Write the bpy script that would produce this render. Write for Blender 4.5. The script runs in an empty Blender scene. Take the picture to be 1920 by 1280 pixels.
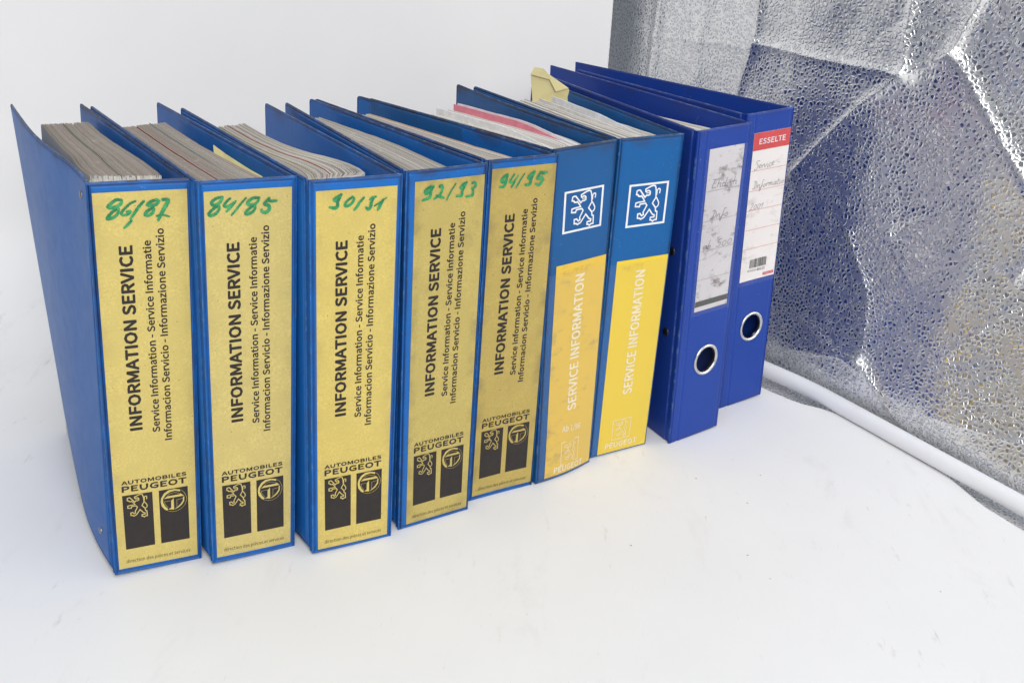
import bpy, bmesh, math, random, os
from mathutils import Vector, Matrix, noise
random.seed(11)
PI = math.pi
SC = bpy.context.scene
COL = SC.collection

# ------------------------------------------------------------------ camera
cd = bpy.data.cameras.new("camera")
cam = bpy.data.objects.new("camera", cd)
COL.objects.link(cam)
cd.sensor_width = 36.0
cd.lens = 2056.67 / 1920 * 36
cd.clip_start, cd.clip_end = 0.02, 50
p, ro, H = 0.41412, 0.05172, 0.53161
fw = Vector((0, math.cos(p), -math.sin(p))); rt = Vector((1, 0, 0)); up = rt.cross(fw)
r2 = rt * math.cos(ro) + up * math.sin(ro); u2 = up * math.cos(ro) - rt * math.sin(ro)
M = Matrix.Identity(4)
for k in range(3):
    M[k][0], M[k][1], M[k][2] = r2[k], u2[k], -fw[k]
M[2][3] = H
cam.matrix_world = M
SC.camera = cam

# ------------------------------------------------------------------ light: a soft even daylight room round the photo tent
SC.view_settings.view_transform = 'Standard'
SC.view_settings.look = 'None'
SC.view_settings.exposure = -0.11
SC.view_settings.gamma = 1.0
W = bpy.data.worlds.new("World"); SC.world = W; W.use_nodes = True
wn = W.node_tree; wn.nodes.clear()
wo = wn.nodes.new('ShaderNodeOutputWorld'); wb = wn.nodes.new('ShaderNodeBackground')
wb.inputs[0].default_value = (0.80, 0.87, 1.0, 1); wb.inputs[1].default_value = 0.40
wg = wn.nodes.new('ShaderNodeTexCoord'); wx = wn.nodes.new('ShaderNodeSeparateXYZ')
wn.links.new(wg.outputs['Generated'], wx.inputs[0])
def wmap(sock, a, b, lo, hi):
    r = wn.nodes.new('ShaderNodeMapRange'); wn.links.new(sock, r.inputs[0])
    for k_, v_ in zip((1, 2, 3, 4), (a, b, lo, hi)): r.inputs[k_].default_value = v_
    return r.outputs[0]
wm = wn.nodes.new('ShaderNodeMath'); wm.operation = 'MULTIPLY'
wn.links.new(wmap(wx.outputs[2], -0.3, 0.9, 0.22, 0.56), wm.inputs[0]); wn.links.new(wmap(wx.outputs[0], -1, 1, 0.64, 1.18), wm.inputs[1])
wn.links.new(wm.outputs[0], wb.inputs[1])
wn.links.new(wb.outputs[0], wo.inputs[0])

def area(name, loc, target, size, power, color, sy=None):
    l = bpy.data.lights.new(name, 'AREA'); l.shape = 'RECTANGLE'
    l.size = size; l.size_y = sy or size; l.energy = power; l.color = color
    o = bpy.data.objects.new(name, l); COL.objects.link(o)
    o.location = loc
    o.rotation_euler = (Vector(target) - Vector(loc)).to_track_quat('-Z', 'Y').to_euler()
    return o
area("softbox_lamp", (0.55, -1.25, 1.55), (0.05, 0.95, 0.15), 1.4, 57.0, (1.0, 0.96, 0.895), 1.2)
area("back_wall_fill", (0.15, 0.45, 1.9), (0.0, 1.15, 0.3), 1.0, 8.5, (0.90, 0.94, 1.0), 1.0)  # unseen overhead fill, added to brighten the back wall

# ------------------------------------------------------------------ helpers
def tag(o, label=None, cat=None, group=None, kind=None):
    if label: o['label'] = label
    if cat: o['category'] = cat
    if group: o['group'] = group
    if kind: o['kind'] = kind
    return o

def empty(name, loc=(0, 0, 0), rz=0):
    o = bpy.data.objects.new(name, None); COL.objects.link(o)
    o.location = loc; o.rotation_euler = (0, 0, rz); o.empty_display_size = 0.05
    return o

def mesh_obj(name, verts, faces, mat=None, parent=None, smooth=False, attrs=None, mats=None, fm=None):
    me = bpy.data.meshes.new(name)
    me.from_pydata([tuple(v) for v in verts], [], faces)
    for m in (mats or ([mat] if mat else [])): me.materials.append(m)
    if fm: me.polygons.foreach_set('material_index', fm)
    if smooth: me.polygons.foreach_set('use_smooth', [True] * len(me.polygons))
    for an, vals in (attrs or {}).items():
        a = me.attributes.new(an, 'FLOAT', 'POINT'); a.data.foreach_set('value', vals)
    me.update()
    o = bpy.data.objects.new(name, me); COL.objects.link(o)
    if parent: o.parent = parent
    return o

def smoothstep(a, b, x):
    t = max(0.0, min(1.0, (x - a) / (b - a))); return t * t * (3 - 2 * t)

# ---- material building blocks
class NT:
    def __init__(s, name):
        s.m = bpy.data.materials.new(name); s.m.use_nodes = True
        s.t = s.m.node_tree; s.t.nodes.clear()
        s.out = s.n('ShaderNodeOutputMaterial'); s.b = s.n('ShaderNodeBsdfPrincipled')
        s.l(s.b.outputs[0], s.out.inputs[0])
    def n(s, k, **kw):
        x = s.t.nodes.new(k)
        for a, v in kw.items(): setattr(x, a, v)
        return x
    def l(s, a, b): s.t.links.new(a, b)
    def set(s, node, sock, v):
        if hasattr(v, 'is_output'): s.l(v, node.inputs[sock])
        else:
            if isinstance(v, tuple) and len(v) == 3: v = v + (1,)
            node.inputs[sock].default_value = v
    def coord(s, scale=(1, 1, 1), kind='Object', loc=(0, 0, 0)):
        c = s.n('ShaderNodeTexCoord'); mp = s.n('ShaderNodeMapping')
        mp.inputs['Scale'].default_value = scale; mp.inputs['Location'].default_value = loc
        s.l(c.outputs[kind], mp.inputs[0]); return mp.outputs[0]
    def noise(s, vec, scale, detail=3, rough=0.55, out='Fac', dist=0.0):
        x = s.n('ShaderNodeTexNoise'); s.l(vec, x.inputs['Vector'])
        x.inputs['Scale'].default_value = scale; x.inputs['Detail'].default_value = detail
        x.inputs['Roughness'].default_value = rough; x.inputs['Distortion'].default_value = dist
        return x.outputs[out]
    def ramp(s, fac, a, b, lo=0.0, hi=1.0):
        x = s.n('ShaderNodeMapRange', interpolation_type='SMOOTHSTEP'); s.set(x, 0, fac)
        x.inputs[1].default_value = a; x.inputs[2].default_value = b
        x.inputs[3].default_value = lo; x.inputs[4].default_value = hi
        return x.outputs[0]
    def math(s, op, a, b=0.0, c=0.0):
        x = s.n('ShaderNodeMath', operation=op); s.set(x, 0, a); s.set(x, 1, b); s.set(x, 2, c); return x.outputs[0]
    def mix(s, f, a, b, bt='MIX'):
        x = s.n('ShaderNodeMix', data_type='RGBA', blend_type=bt)
        s.set(x, 0, f); s.set(x, 6, a); s.set(x, 7, b); return x.outputs[2]
    def attr(s, name):
        x = s.n('ShaderNodeAttribute'); x.attribute_name = name; return x.outputs['Fac']
    def bump(s, h, strength, dist, prev=None):
        x = s.n('ShaderNodeBump'); s.set(x, 'Height', h)
        x.inputs['Strength'].default_value = strength; x.inputs['Distance'].default_value = dist
        if prev is not None: s.l(prev, x.inputs['Normal'])
        return x.outputs[0]
    def P(s, **kw):
        for k, v in kw.items(): s.set(s.b, k.replace('_', ' '), v)
        return s.m

def vinyl(name, base, dirt=1.0, seed=0.0, rough=0.42, grime=(0.040, 0.029, 0.025)):
    t = NT(name); v = t.coord(loc=(seed, seed * 2, seed * 3))
    big = t.noise(v, 14, 4, 0.6)
    col = t.mix(t.ramp(big, 0.35, 0.7), tuple(c * 0.96 for c in base), tuple(min(1, c * 1.02) for c in base))
    # vertical rub marks and grime
    vs = t.coord((90, 90, 9), loc=(seed, 0, 0)); st = t.noise(vs, 1, 5, 0.65)
    col = t.mix(t.math('MULTIPLY', t.ramp(st, 0.56, 0.82), 0.28 * dirt), col, (0.03, 0.04, 0.07))
    e = t.attr('edge')
    n2 = t.noise(v, 60, 5, 0.7)
    band = t.math('MULTIPLY', t.ramp(e, 0.0065, 0.0018), t.ramp(n2, 0.42, 0.60))
    groove = t.math('MULTIPLY', t.ramp(t.math('ABSOLUTE', t.math('SUBTRACT', e, 0.0024)), 0.0011, 0.0003), t.ramp(t.noise(v, 22, 4), 0.33, 0.56))
    col = t.mix(t.math('MULTIPLY', band, 0.28 * dirt), col, grime)
    col = t.mix(t.math('MULTIPLY', groove, 0.5 * dirt), col, grime)
    td = t.attr('topd')
    tn = t.noise(t.coord((22, 22, 30), loc=(seed, seed, 1)), 1, 5, 0.7)
    col = t.mix(t.math('MULTIPLY', t.math('MULTIPLY', t.ramp(td, 0.016, 0.001), t.ramp(tn, 0.46, 0.70)), 0.62 * dirt), col, grime)
    col = t.mix(t.math('MULTIPLY', t.math('MULTIPLY', t.ramp(td, 0.0016, 0.0004), t.ramp(n2, 0.30, 0.5)), 0.8 * dirt), col, grime)
    # pale scuffs on the outermost edge
    sc = t.math('MULTIPLY', t.ramp(e, 0.0011, 0.0), t.ramp(t.noise(v, 130, 3), 0.5, 0.65))
    col = t.mix(t.math('MULTIPLY', sc, 0.35), col, (0.16, 0.28, 0.45))
    spk = t.ramp(t.noise(v, 420, 1), 0.735, 0.78)
    col = t.mix(t.math('MULTIPLY', spk, 0.22), col, (0.30, 0.36, 0.45))
    bp = t.bump(t.noise(v, 900, 2), 0.10, 0.0004)
    bp = t.bump(big, 0.12, 0.0012, bp)
    return t.P(Base_Color=col, Roughness=t.ramp(n2, 0.2, 0.9, rough - 0.02, rough + 0.08), Normal=bp, **{'Specular_IOR_Level': 0.24})

def gold_paper(name, base, soil, seed):
    t = NT(name); v = t.coord(loc=(seed, 0, seed))
    m = t.noise(v, 45, 5, 0.65); f = t.noise(v, 650, 3, 0.7)
    col = t.mix(t.ramp(m, 0.35, 0.68), tuple(c * 0.93 for c in base), tuple(c * 1.07 for c in base))
    col = t.mix(t.ramp(f, 0.38, 0.66), tuple(c * 0.88 for c in base), col)
    e = t.attr('edge')
    ed = t.math('MULTIPLY', t.ramp(e, 0.010, 0.0), t.ramp(t.noise(v, 38, 4), 0.4, 0.66))
    col = t.mix(t.math('MULTIPLY', ed, 0.55 * soil), col, (0.22, 0.17, 0.07))
    pt = t.ramp(t.noise(v, 24, 5, 0.62), 0.54, 0.74)
    col = t.mix(t.math('MULTIPLY', pt, 0.45 * soil), col, (0.18, 0.145, 0.075))
    spk = t.ramp(t.noise(v, 420, 1), 0.76, 0.80)
    col = t.mix(t.math('MULTIPLY', spk, 0.6), col, (0.09, 0.06, 0.03))
    return t.P(Base_Color=col, Roughness=0.45, Metallic=0.18, Normal=t.bump(f, 0.12, 0.0003))

def paper(name, base, soil=0.4, seed=0, dirtcol=(0.14, 0.12, 0.10), rough=0.7, vscale=1.0):
    t = NT(name); v = t.coord(loc=(seed, seed, 0))
    m = t.noise(v, 30 * vscale, 6, 0.7, dist=0.4); s_ = t.noise(t.coord((60, 60, 110), loc=(seed, 0, 0)), 1, 6, 0.72)
    col = t.mix(t.math('MULTIPLY', t.ramp(t.math('MULTIPLY', m, s_), 0.26, 0.40), soil), base, dirtcol)
    col = t.mix(t.math('MULTIPLY', t.ramp(t.noise(v, 12, 3), 0.4, 0.7), 0.18 * soil), col, dirtcol)
    return t.P(Base_Color=col, Roughness=rough)

def plain(name, base, rough=0.5, metal=0.0, var=0.12, scale=120):
    t = NT(name); f = t.noise(t.coord(), scale, 3)
    col = t.mix(t.ramp(f, 0.35, 0.7), tuple(c * (1 - var) for c in base), tuple(min(1, c * (1 + var)) for c in base))
    return t.P(Base_Color=col, Roughness=rough, Metallic=metal)

BLUE = [vinyl('blue_vinyl_%d' % k, c, d, k * 3.7) for k, (c, d) in enumerate([
    ((0.012, 0.125, 0.43), 0.9), ((0.012, 0.130, 0.45), 0.7), ((0.011, 0.132, 0.46), 0.7),
    ((0.010, 0.125, 0.43), 0.9), ((0.009, 0.120, 0.41), 1.0), ((0.010, 0.092, 0.275), 1.0), ((0.006, 0.102, 0.32), 0.7)])]
BLUE += [vinyl('navy_plastic_%d' % k, (0.013, 0.052, 0.31), 0.4, 31 + k, 0.36) for k in range(2)]
GOLD = [gold_paper('gold_label_paper_%d' % k, c, s, k * 5.1) for k, (c, s) in enumerate([
    ((0.66, 0.53, 0.165), 0.35), ((0.63, 0.515, 0.180), 0.3), ((0.67, 0.53, 0.150), 0.35),
    ((0.54, 0.43, 0.13), 0.8), ((0.50, 0.38, 0.105), 1.0)])]
YELLOW = [paper('yellow_card', (0.72, 0.48, 0.055), 0.62, 3, (0.30, 0.23, 0.11), 0.5, 0.28), paper('yellow_card_clean', (0.76, 0.55, 0.03), 0.06, 8, (0.4, 0.3, 0.1), 0.5)]
INK = plain('black_ink', (0.016, 0.011, 0.010), 0.5, 0, 0.2)
WHITE_INK = plain('white_ink', (0.74, 0.76, 0.80), 0.5, 0, 0.05)
CREAM_INK = plain('cream_ink', (0.80, 0.72, 0.50), 0.5, 0, 0.04)
RED_INK = plain('red_ink', (0.62, 0.045, 0.045), 0.5, 0, 0.08)
PENCIL = plain('pen_ink', (0.10, 0.085, 0.085), 0.6, 0, 0.4, 600)
FAINT = plain('faint_pencil', (0.48, 0.35, 0.08), 0.6, 0, 0.3, 600)
GREENP = plain('green_print', (0.02, 0.16, 0.05), 0.6, 0, 0.3, 600)
GREYBAR = plain('grey_print', (0.075, 0.072, 0.072), 0.6, 0, 0.2)
def marker():
    t = NT('green_marker'); v = t.coord()
    a = t.noise(v, 260, 3, 0.6); at = t.attr('dark')
    col = t.mix(t.ramp(a, 0.35, 0.7), (0.015, 0.21, 0.075), (0.055, 0.36, 0.12))
    col = t.mix(at, col, (0.006, 0.12, 0.05))
    return t.P(Base_Color=col, Roughness=0.35)
MARK = marker()
LABELW = [paper('white_label_smudged', (0.60, 0.58, 0.60), 0.85, 2, (0.13, 0.10, 0.085), 0.6, 1.3), paper('white_label', (0.78, 0.75, 0.73), 0.35, 6, (0.34, 0.28, 0.24), 0.6, 1.0)]

def sheet_mats(kind):
    "page edge material (top, soiled) and page face material"
    top = NT('page_edges_' + kind); v = top.coord()
    g = top.n('ShaderNodeNewGeometry'); r = g.outputs['Random Per Island']
    st = top.noise(v, 34, 5, 0.65, dist=0.3)
    if kind == 'soiled':   lo, hi, sm = (0.225, 0.175, 0.142), (0.295, 0.24, 0.20), (0.44, 0.385, 0.345)
    elif kind == 'mixed':  lo, hi, sm = (0.25, 0.21, 0.18), (0.55, 0.51, 0.46), (0.62, 0.59, 0.55)
    else:                  lo, hi, sm = (0.50, 0.465, 0.42), (0.80, 0.78, 0.75), (0.25, 0.21, 0.19)
    c = top.mix(r, lo, hi)
    c = top.mix(top.math('MULTIPLY', top.ramp(st, 0.58, 0.70), 0.8), c, sm)
    c = top.mix(top.math('MULTIPLY', top.ramp(r, 0.93, 0.95), 0.45), c, (0.70, 0.66, 0.60))
    c = top.mix(top.math('MULTIPLY', top.ramp(r, 0.08, 0.05), 0.35), c, (0.07, 0.055, 0.05))
    top.P(Base_Color=c, Roughness=0.85)
    fc = NT('page_faces_' + kind); r = fc.n('ShaderNodeNewGeometry').outputs['Random Per Island']
    fc.P(Base_Color=fc.mix(r, (0.55, 0.52, 0.46), (0.80, 0.78, 0.73)), Roughness=0.8)
    return [top.m, fc.m]
PAGEM = {k: sheet_mats(k) for k in ('soiled', 'mixed', 'white')}

def film_mat():
    t = NT('clear_pocket_film'); m = t.m
    tr = t.n('ShaderNodeBsdfTransparent'); tr.inputs[0].default_value = (0.985, 0.985, 0.99, 1)
    v = t.coord(); n_ = t.noise(v, 9, 3)
    t.P(Base_Color=(0.62, 0.64, 0.72), Roughness=0.22, Normal=t.bump(n_, 0.5, 0.003))
    fr = t.n('ShaderNodeLayerWeight'); fr.inputs[0].default_value = 0.5
    mx = t.n('ShaderNodeMixShader')
    t.l(t.math('ADD', t.math('MULTIPLY', t.math('POWER', fr.outputs['Facing'], 4.0), 0.5), 0.045), mx.inputs[0])
    t.l(tr.outputs[0], mx.inputs[1]); t.l(t.b.outputs[0], mx.inputs[2]); t.l(mx.outputs[0], t.out.inputs[0])
    return m
FILM = film_mat()
STEEL = plain('steel', (0.62, 0.62, 0.62), 0.28, 1.0, 0.08)
DULL = plain('dull_steel', (0.30, 0.29, 0.28), 0.4, 1.0, 0.15)
BLACKP = plain('black_rivet', (0.012, 0.011, 0.011), 0.35)

# ------------------------------------------------------------------ surfaces, print and strokes
def grid_slab(name, F, us, vs, thick, mat, parent, edge=None, relief=None, smooth=True, eat=None):
    """closed slab: front face F(u,v,o) with relief, back face at o=-thick; attribute edge = distance to rim"""
    nu, nv = len(us), len(vs); verts = []; ed = []; td = []
    for side in (0, 1):
        for j, v in enumerate(vs):
            for i, u in enumerate(us):
                d = min(u - us[0], us[-1] - u, v - vs[0], vs[-1] - v)
                if edge: d = edge(u, v)
                h = relief(u, v, d) if relief else 0.0
                verts.append(F(u, v, h if side == 0 else -thick - (h * 0.6 if relief else 0)))
                ed.append(d); td.append(vs[-1] - v)
    fs = []
    N = nu * nv
    for j in range(nv - 1):
        for i in range(nu - 1):
            a = j * nu + i
            fs.append((a, a + 1, a + nu + 1, a + nu))
            fs.append((N + a, N + a + nu, N + a + nu + 1, N + a + 1))
    rim = [(0, i) for i in range(nu - 1)]
    for i in range(nu - 1):
        fs.append((i, N + i, N + i + 1, i + 1))
        a = (nv - 1) * nu + i; fs.append((a, a + 1, N + a + 1, N + a))
    for j in range(nv - 1):
        a = j * nu; fs.append((a, a + nu, N + a + nu, N + a))
        a = j * nu + nu - 1; fs.append((a, N + a, N + a + nu, a + nu))
    o = mesh_obj(name, verts, fs, mat, parent, smooth, {'edge': ed, 'topd': td})
    try: o.data.set_sharp_from_angle(angle=math.radians(40))
    except Exception: pass
    return o

def dense(a, b, n, rimw=0.006, rn=9):
    "sample positions, dense near both ends"
    r = [a + rimw * k / rn for k in range(rn)]
    m = [a + rimw + (b - a - 2 * rimw) * k / n for k in range(n + 1)]
    e = [b - rimw * (rn - 1 - k) / rn for k in range(rn)]
    return r + m + e

def weld(u, v, d):
    "welded rim of a vinyl cover: thin bead, groove, then the padded board"
    if d < 0.0014: return -0.0003 - 0.0006 * (1 - d / 0.0014)
    h = -0.0009 * math.exp(-((d - 0.0024) / 0.0006) ** 2)
    return h - 0.0002 * (1 - smoothstep(0.003, 0.006, d))

class Ink:
    "collects flat print polygons in (u,v) of a surface and lays them o above it"
    def __init__(s, F): s.F = F; s.v = []; s.f = []; s.d = []; s.o = 0.0
    def poly(s, pts, o=None, dark=0.0):
        n0 = len(s.v)
        for (u, v) in pts: s.v.append(s.F(u, v, o)); s.d.append(dark)
        s.f.append(tuple(range(n0, n0 + len(pts))))
    def tris(s, pts, faces, o):
        n0 = len(s.v)
        for (u, v) in pts: s.v.append(s.F(u, v, o)); s.d.append(0.0)
        s.f += [tuple(n0 + i for i in f) for f in faces]
    def stroke(s, pts, w, o, closed=False, cap=True, slope=0.00005, sub=4, taper=False):
        # Catmull-Rom smoothing, ribbon with mitres; rises slightly along its length so it never overlaps itself in one plane
        P = [Vector(q) for q in pts]
        if closed and (P[0] - P[-1]).length < 1e-6: P.pop()
        n = len(P); Q = []
        if sub > 1:
            segs = n if closed else n - 1
            for i in range(segs):
                a = P[(i - 1) % n] if closed or i > 0 else P[0] * 2 - P[1]
                b = P[i]; c = P[(i + 1) % n]
                d = P[(i + 2) % n] if closed or i + 2 < n else P[-1] * 2 - P[-2]
                for k in range(sub):
                    t = k / sub
                    Q.append(0.5 * ((2 * b) + (c - a) * t + (2 * a - 5 * b + 4 * c - d) * t * t + (3 * b - a - 3 * c + d) * t ** 3))
            if not closed: Q.append(P[-1].copy())
        else: Q = P
        n = len(Q); L = []; R = []
        for i in range(n):
            a = Q[(i - 1) % n] if closed or i > 0 else None
            c = Q[(i + 1) % n] if closed or i < n - 1 else None
            d1 = (Q[i] - a).normalized() if a is not None else None
            d2 = (c - Q[i]).normalized() if c is not None else None
            d1 = d1 or d2; d2 = d2 or d1
            t = d1 + d2
            t = t.normalized() if t.length > 0.2 else d2
            nn = Vector((-t.y, t.x)); cs = max(0.55, nn.dot(Vector((-d2.y, d2.x))))
            ww = w / 2 / cs
            if taper: ww *= 0.75 + 0.25 * math.sin(PI * i / max(1, n - 1)) + 0.12 * math.sin(i * 2.1)
            L.append(Q[i] + nn * ww); R.append(Q[i] - nn * ww)
        n0 = len(s.v)
        for i in range(n):
            oo = o + slope * i / n
            dk = 0.0 if not taper else max(0.0, 0.8 - 1.6 * i / n)
            s.v.append(s.F(L[i].x, L[i].y, oo)); s.v.append(s.F(R[i].x, R[i].y, oo)); s.d += [dk, dk]
        m = n if closed else n - 1
        for i in range(m):
            a = n0 + 2 * i; b = n0 + 2 * ((i + 1) % n)
            s.f.append((a, a + 1, b + 1, b))
        if cap and not closed:
            for (c, t) in ((Q[0], Q[0] - Q[1]), (Q[-1], Q[-1] - Q[-2])):
                t.normalize(); nn = Vector((-t.y, t.x)); r = w / 2 * (0.8 if taper else 1)
                s.poly([tuple(c + nn * r * math.cos(a) + t * r * math.sin(a)) for a in [PI * k / 6 for k in range(7)]], o + (0 if c is Q[0] else slope))
    def text(s, txt, p0, p1, cap, o, bold=0.0, sub=0.0, font=None, shear=0.0):
        "text from p0 to p1 (u,v in m) along its baseline, capitals cap (m) high to the left of travel"
        pts, faces = glyphs(txt, bold, font)
        x0 = min(q[0] for q in pts); x1 = max(q[0] for q in pts)
        p0 = Vector(p0); p1 = Vector(p1); d = p1 - p0; Ln = d.length; d.normalize(); nn = Vector((-d.y, d.x))
        m = 6 if bold > 0 else 1          # heavier strokes: the same outline laid down several times, nudged round a small circle
        for k in range(m):
            dx = bold * cap * math.cos(2 * PI * k / m) if m > 1 else 0; dy = bold * cap * math.sin(2 * PI * k / m) if m > 1 else 0
            s.tris([tuple(p0 + d * ((x - x0) / (x1 - x0) * (Ln - 2 * bold * cap) + bold * cap + dx) + nn * (y * cap * (1 - 2 * bold) + bold * cap + dy)) for x, y in pts], faces, o + k * 0.000012)
    def build(s, name, mat, parent):
        return mesh_obj(name, s.v, s.f, mat, parent, attrs={'dark': s.d})

FONTS = {}
def get_font():
    if 'f' not in FONTS:
        FONTS['f'] = None
        try:
            d = bpy.utils.system_resource('DATAFILES', path='fonts')
            q = os.path.join(d, 'Noto Sans CJK Regular.woff2')
            if os.path.exists(q): FONTS['f'] = bpy.data.fonts.load(q)
        except Exception: pass
    return FONTS['f']
GC = {}
def glyphs(txt, bold=0.0, font=None):
    key = (txt, bold)
    if key in GC: return GC[key]
    def run(t_):
        c = bpy.data.curves.new('t', 'FONT'); c.body = t_; c.size = 1.0; c.resolution_u = 2
        c.fill_mode = 'FRONT'; f = get_font()
        if f: c.font = f
        o = bpy.data.objects.new('t', c); COL.objects.link(o)
        dg = bpy.context.evaluated_depsgraph_get(); me = o.evaluated_get(dg).to_mesh()
        pts = [(v.co.x, v.co.y) for v in me.vertices]; fs = [tuple(q.vertices) for q in me.polygons]
        o.evaluated_get(dg).to_mesh_clear(); bpy.data.objects.remove(o); bpy.data.curves.remove(c)
        return pts, fs
    if 'cap' not in FONTS or True:
        ip, _ = run('I'); capn = max(y for _, y in ip) - min(y for _, y in ip); base = min(y for _, y in ip)
    pts, fs = run(txt)
    pts = [(x / capn, (y - base) / capn) for x, y in pts]
    GC[key] = (pts, fs); return GC[key]

LION = [(0.431, 0.807), (0.425, 0.861), (0.467, 0.877), (0.519, 0.902), (0.572, 0.922), (0.616, 0.929), (0.66, 0.915), (0.68, 0.864), (0.695, 0.793), (0.701, 0.703), (0.704, 0.633), (0.662, 0.567), (0.633, 0.514), (0.683, 0.448), (0.723, 0.399), (0.734, 0.316), (0.773, 0.3), (0.776, 0.209), (0.779, 0.11), (0.72, 0.109), (0.684, 0.076), (0.663, 0.107), (0.616, 0.118), (0.62, 0.179), (0.711, 0.18), (0.714, 0.226), (0.663, 0.247), (0.628, 0.296), (0.568, 0.374), (0.525, 0.307), (0.448, 0.197), (0.369, 0.165), (0.342, 0.191), (0.285, 0.199), (0.282, 0.296), (0.34, 0.303), (0.386, 0.245), (0.429, 0.266), (0.416, 0.323), (0.457, 0.405), (0.493, 0.477), (0.459, 0.528), (0.32, 0.524), (0.305, 0.465), (0.203, 0.48), (0.206, 0.56), (0.282, 0.573), (0.425, 0.579), (0.383, 0.653), (0.331, 0.717), (0.311, 0.704), (0.26, 0.714), (0.246, 0.745), (0.2, 0.759), (0.207, 0.841), (0.249, 0.857), (0.289, 0.849), (0.36, 0.754), (0.425, 0.674), (0.459, 0.715), (0.51, 0.709), (0.547, 0.727), (0.547, 0.787), (0.519, 0.817), (0.474, 0.818), (0.449, 0.8)]
LTAIL = [[(0.45, 0.765), (0.537, 0.763)], [(0.71, 0.652), (0.743, 0.599), (0.788, 0.514), (0.785, 0.449), (0.75, 0.411), (0.725, 0.407)], [(0.714, 0.692), (0.717, 0.752), (0.721, 0.811), (0.751, 0.838), (0.786, 0.83), (0.792, 0.785), (0.783, 0.726)]]
def lion(ink, T, w, o):
    ink.stroke([T(*q) for q in LION], w, o, closed=True, sub=1, slope=0)
    for k, t in enumerate(LTAIL):
        ink.stroke([T(*q) for q in t], w * (0.6 if k == 0 else 0.9), o + 0.00004 * (k + 1), cap=False, sub=3, slope=0)
def frame_rect(ink, T, w, o):
    "square outline in unit coords with line width w (unit)"
    q0 = [(0, 0), (1, 0), (1, 1), (0, 1)]; q1 = [(w, w), (1 - w, w), (1 - w, 1 - w), (w, 1 - w)]
    for k in range(4):
        m = (k + 1) % 4; ink.poly([T(*q0[k]), T(*q0[m]), T(*q1[m]), T(*q1[k])], o)

# one-line pen letters for the handwriting, unit height 1 = capital
PEN = {
 'S': (0.6, [[(.6,.9),(.4,1),(.15,.85),(.3,.6),(.5,.4),(.4,.1),(.15,-.1),(0,.1)]]),
 'e': (0.4, [[(0,.25),(.3,.32),(.25,.5),(.08,.4),(.08,.1),(.35,.08)]]),
 'r': (0.35, [[(0,.4),(.08,0)],[(.05,.25),(.2,.45),(.35,.4)]]),
 'v': (0.4, [[(0,.45),(.12,0),(.35,.45)]]),
 'i': (0.25, [[(.1,.42),(.08,0),(.2,.08)],[(.14,.62),(.16,.66)]]),
 'c': (0.35, [[(.3,.4),(.1,.4),(.03,.15),(.15,0),(.33,.1)]]),
 'n': (0.45, [[(0,.42),(.03,0)],[(.03,.25),(.2,.45),(.28,.3),(.3,0),(.42,.08)]]),
 'u': (0.45, [[(0,.42),(.05,.05),(.2,.05),(.3,.42),(.32,0),(.45,.1)]]),
 'f': (0.35, [[(.38,.9),(.22,.95),(.15,.5),(.05,-.35),(-.05,-.3),(.05,0),(.3,.3)]]),
 'o': (0.4, [[(.2,.42),(.03,.25),(.1,.02),(.28,.1),(.28,.35),(.15,.42)]]),
 'm': (0.65, [[(0,.42),(.03,0)],[(.03,.25),(.17,.42),(.22,0)],[(.23,.25),(.4,.42),(.44,0),(.6,.1)]]),
 'a': (0.42, [[(.3,.38),(.1,.4),(.03,.15),(.15,0),(.28,.2),(.32,.4),(.32,0),(.42,.08)]]),
 't': (0.32, [[(.15,.8),(.12,.1),(.25,.03)],[(0,.5),(.3,.55)]]),
 'I': (0.55, [[(0,.85),(.25,.95),(.15,.1)],[(.0,0),(.35,.1),(.45,.5),(.3,.9)],[(-.05,.05),(.1,.0)]]),
 'D': (0.5, [[(.1,.9),(.05,0),(.4,.15),(.45,.6),(.3,.9),(.0,.95)]]),
 'E': (0.55, [[(0,.95),(.55,.9)],[(.25,.95),(.1,.05),(.5,.05)],[(.15,.5),(.4,.5)]]),
 'h': (0.45, [[(.1,1),(.03,0)],[(.05,.3),(.22,.45),(.3,.3),(.3,0),(.42,.05)]]),
 'l': (0.25, [[(.12,1),(.05,.1),(.2,.05)]]),
 'd': (0.42, [[(.28,.35),(.1,.4),(.03,.15),(.15,0),(.3,.2),(.38,1),(.32,.0),(.42,.05)]]),
 's': (0.35, [[(.3,.42),(.12,.4),(.2,.22),(.25,.05),(.05,.02)]]),
 'b': (0.4, [[(.12,1),(.05,.05),(.22,.0),(.3,.25),(.1,.32)]]),
 '2': (0.5, [[(.02,.65),(.2,.85),(.35,.65),(.2,.3),(.0,.0),(.2,.06),(.45,.02)]]),
 '0': (0.5, [[(.25,.6),(.06,.4),(.1,.05),(.3,.05),(.38,.4),(.25,.6)]]),
 '1': (0.3, [[(.0,.35),(.22,.65),(.12,.0)]]),
 '5': (0.5, [[(.45,.85),(.18,.82),(.1,.5),(.35,.45),(.3,.05),(.02,.05)]]),
 '6': (0.5, [[(.35,.8),(.1,.4),(.1,.05),(.3,.05),(.32,.35),(.12,.3)]]),
 '7': (0.5, [[(.05,.75),(.4,.78),(.15,0)],[(.1,.4),(.35,.42)]]),
 '8': (0.5, [[(.2,.4),(.35,.65),(.2,.8),(.1,.62),(.25,.38),(.3,.12),(.12,.02),(.08,.2),(.2,.4)]]),
 '9': (0.5, [[(.32,.7),(.12,.75),(.08,.5),(.3,.55),(.33,.75),(.25,.0)]]),
 '/': (0.5, [[(.0,-.15),(.45,.95)]]), '-': (0.4, [[(.05,.3),(.3,.32)]]), ' ': (0.4, []),
}
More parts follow.
